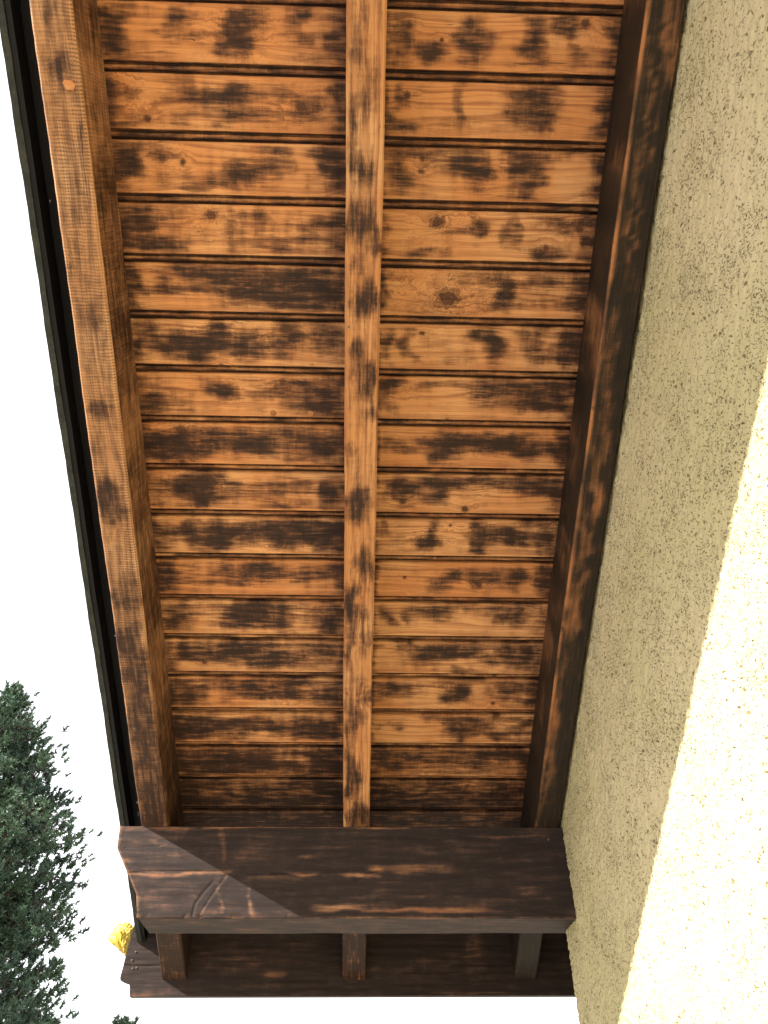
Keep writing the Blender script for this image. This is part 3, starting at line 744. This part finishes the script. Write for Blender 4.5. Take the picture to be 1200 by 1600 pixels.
# paint specks, and white flecks imitating light through a gap (one part: too many and too small to pick apart)
vs, fs = [], []
def speck(px, py, w, l, h):
    p = on_plane(px, py, h=h); c = np.array([p[0], p[1] * CP - p[2] * SP, p[1] * SP + p[2] * CP])
    b = len(vs); n = 7
    for i in range(n):
        a = 2 * math.pi * i / n; k = random.uniform(.6, 1.1)
        vs.append((c[0] + math.cos(a) * w * k, c[1] + math.sin(a) * l * k, h))
    vs.append((c[0], c[1], h - .0008))
    for i in range(n): fs.append((b + i, b + (i + 1) % n, b + n))
for (px, py, w, l) in ((118,674,.0045,.0008),(122,677,.001,.002),(120,690,.0008,.0012),(120,694,.003,.0007),(122,697,.0008,.002),(121,703,.003,.0009),(121,707,.002,.002),(123,711,.003,.0008),
                       (132,786,.002,.0014),(132,794,.0013,.0014),(131,759,.0015,.0008),(48,188,.002,.0012),(78,314,.0008,.003),(139,838,.0008,.0012),(143,845,.001,.001),(180,993,.002,.002),(174,1105,.001,.002),
                       (190,1232,.001,.0015),(196,1270,.0018,.002),(214,1254,.0016,.004),(216,1272,.0008,.010)):  # last pair: sky light through the gap by the rafter, put in as white
    speck(px, py, w, l, 1.4490)
me = mesh('paint_and_light_specks', vs, fs); o = link('paint_and_light_specks', me, M_white, roof); put(o, 0, 0, 0, RL); o['kind'] = 'stuff'
o['label'] = 'specks of white paint on the black verge strip, with a painted sliver of sky light'

# ------------------------------------------------------------------ crumpled yellow plastic behind the eave's end
def plastic():
    t = NT('yellow_plastic'); p = t.objco(); n = t.noise(p, 40, 4, .6)
    c = t.mix(t.ramp(n, .3, .7), (.62, .46, .055), (.46, .31, .03))
    t.b.inputs['Transmission Weight'].default_value = 0.0
    t.b.inputs['Subsurface Weight'].default_value = 0.3
    t.b.inputs['Subsurface Radius'].default_value = (.02, .012, .004)
    m = t.done(c, .4, t.bump(t.noise(p, 90, 4, .7), .8, .004), .5)
    c0 = on_plane(197, 1466, Y=2.315)
    bm = bmesh.new(); bmesh.ops.create_icosphere(bm, subdivisions=4, radius=1)
    r_ = random.Random(4)
    dirs = [Vector((r_.gauss(0, 1), r_.gauss(0, 1), r_.gauss(0, 1))).normalized() for _ in range(34)]
    for vv in bm.verts:
        d = vv.co.normalized()
        a = max(d.dot(q) for q in dirs)
        k = .78 + .30 * (a ** 6)
        k += .07 * math.sin(d.x * 23 + d.z * 17) * math.sin(d.y * 19 - d.z * 11) + r_.uniform(-.015, .015)
        # hangs to a point, broad at the top
        wdt = .55 + .50 * max(-1, min(1, d.z)) if d.z < .3 else .70
        vv.co = Vector((d.x * k * .052 * wdt, d.y * k * .030, d.z * k * .042))
    me = bpy.data.meshes.new('plastic_scrap'); bm.to_mesh(me); bm.free()
    o = link('plastic_scrap', me, m)
    o.location = (c0[0] - .012, c0[1] + .022, c0[2] + CZ); o.rotation_euler = (0, R(-22), 0)
    tag(o, 'crumpled bright yellow plastic scrap tucked behind the left end of the eave', 'plastic scrap')
plastic()

# ------------------------------------------------------------------ trees
def leaf_mat(name, a, b):
    t = NT(name); p = t.objco(); n = t.noise(p, 1.3, 3); n2 = t.noise(p, 9, 2)
    v_ = t.attr('shade')
    c = t.mix(t.ramp(n, .35, .65), a, b)
    c = t.mix(t.math('MULTIPLY', v_, .7), c, tuple(u * 1.9 for u in b))
    return t.done(c, .55, None, .35)
M_needle = leaf_mat('needles', (.040, .074, .052), (.078, .128, .072))

def conifer(name, base, height, radius_at, n_whorl, seed, label, tuft=.105, crown_from=.12, needles=26, per=1.0):
    rr = np.random.default_rng(seed)
    t = empty(name, base); tag(t, label, 'tree', 'conifers beyond the eave')
    # trunk
    vs, fs = [], []; ns = 9
    for i in range(13):
        f = i / 12; r = .16 * (1 - f) ** .8 * height / 9 + .008
        for j in range(ns):
            a = 2 * math.pi * j / ns; vs.append((math.cos(a) * r, math.sin(a) * r, f * height * .985))
    for i in range(12):
        for j in range(ns):
            a, b = i * ns + j, i * ns + (j + 1) % ns; fs.append((a, b, b + ns, a + ns))
    link('trunk', mesh('trunk', vs, fs), M_bark, t, True)
    bv, bf, lv, sh = [], [], [], []
    def limb(p0, p1, r0, r1):
        d = (p1 - p0); L = np.linalg.norm(d); d = d / (L + 1e-9)
        u = np.cross(d, [0, 0, 1.0]); u /= np.linalg.norm(u) + 1e-9; w = np.cross(d, u); b = len(bv)
        for q, r in ((p0, r0), (p1, r1)):
            for k in range(3):
                a = 2.094 * k; bv.append(q + (u * math.cos(a) + w * math.sin(a)) * r)
        for k in range(3): bf.append((b + k, b + (k + 1) % 3, b + 3 + (k + 1) % 3, b + 3 + k))
    def tufts(c, axis, n, size, s_):
        d = rr.normal(size=(n, 3)); d /= np.linalg.norm(d, axis=1)[:, None]
        d = d * .8 + axis[None] * .75; d /= np.linalg.norm(d, axis=1)[:, None]
        st = c[None] + axis[None] * rr.uniform(-.6, .5, (n, 1)) * size
        L = size * rr.uniform(.5, 1.0, (n, 1))
        side = np.cross(d, rr.normal(size=(n, 3))); side /= np.linalg.norm(side, axis=1)[:, None]
        w = size * .15
        tri = np.stack([st - side * w, st + side * w, st + d * L], 1)
        lv.append(tri); sh.append(np.full(n * 3, s_))
    z = height * crown_from; i = 0
    while z < height * .985:
        f = z / height; R_ = radius_at(f)
        nb = int(8 + 5 * (1 - f))
        for k in range(nb):
            az = 2 * math.pi * (k / nb) + i * 1.1 + rr.uniform(-.3, .3)
            L = R_ * rr.uniform(.68, 1.0)
            lift = rr.uniform(.10, .35) + .25 * f
            dirh = np.array([math.cos(az), math.sin(az), 0])
            p_prev = np.array([0, 0, z]); m = max(3, int(L / .22)); r0 = .012 + .014 * L
            for s in range(1, m + 1):
                g = s / m
                p = dirh * L * g + np.array([0, 0, z + L * (lift * g * .5 + .22 * g * g)]) + rr.normal(size=3) * .03
                limb(p_prev, p, r0 * (1 - .8 * (g - 1 / m)), r0 * (1 - .8 * g))
                ax = p - p_prev; ax /= np.linalg.norm(ax)
                if g > .34:
                    # a bough's clump: short shoots packed round the limb, tips turned up and out
                    cl = (.17 + .13 * min(1, L)) * rr.uniform(.7, 1.25); tone = rr.uniform(.0, 1) ** 2
                    for _ in range(int((14 if L > .5 else 5) * per)):
                        o_ = rr.normal(size=3) * np.array([1, 1, .75]) * cl * .50
                        ta = ax * .5 + o_ / (np.linalg.norm(o_) + .05) * .45 + np.array([0, 0, .55]); ta /= np.linalg.norm(ta)
                        if rr.random() < .8: limb(p, p + o_, .007, .004)
                        tufts(p + o_, ta, int(needles * rr.uniform(.7, 1.2)), tuft * rr.uniform(.7, 1.2), tone * rr.uniform(.3, 1))
                p_prev = p
        z += height * .030 * rr.uniform(.75, 1.25); i += 1
    for q in range(14):
        tufts(np.array([rr.normal() * .05, rr.normal() * .05, height * rr.uniform(.93, 1.0)]), np.array([0, 0, 1.0]), needles, tuft, .3)
    link('branches', mesh('branches', bv, bf), M_bark, t)
    V = np.concatenate(lv).reshape(-1, 3); nT = len(V) // 3
    me = bpy.data.meshes.new('crown'); me.vertices.add(len(V)); me.vertices.foreach_set('co', V.astype(np.float32).ravel())
    me.loops.add(len(V)); me.loops.foreach_set('vertex_index', np.arange(len(V), dtype=np.int32))
    me.polygons.add(nT); me.polygons.foreach_set('loop_start', np.arange(0, len(V), 3, dtype=np.int32)); me.polygons.foreach_set('loop_total', np.full(nT, 3, dtype=np.int32))
    me.update(calc_edges=True)
    paint(me, np.concatenate(sh), 'shade')
    link('crown', me, M_needle, t)
    print('tree tris', nT)
    return t

TY = 14.0
tip = on_plane(30, 1068, Y=TY)
hgt = tip[2] + CZ
def rad(f):
    d = (1 - f) * hgt                       # metres below the tip
    return float(np.interp(d, [0, .4, .9, 1.5, 2.3, 3.2, 4.2, 5.5, 7, 9], [.04, .14, .42, .85, 1.35, 1.75, 2.1, 2.3, 2.4, 2.4]))
conifer('conifer', (tip[0], TY, 0), hgt, rad, 40, 5, 'tall dense dark green conifer standing to the left of the roof')
tip2 = on_plane(196, 1594, Y=16.0)
h2 = tip2[2] + CZ
conifer('conifer', (tip2[0], 16.0, 0), h2, lambda f: .08 + 1.5 * (1 - f), 30, 9, 'small conifer with only its topmost twigs showing under the eave', per=.5)
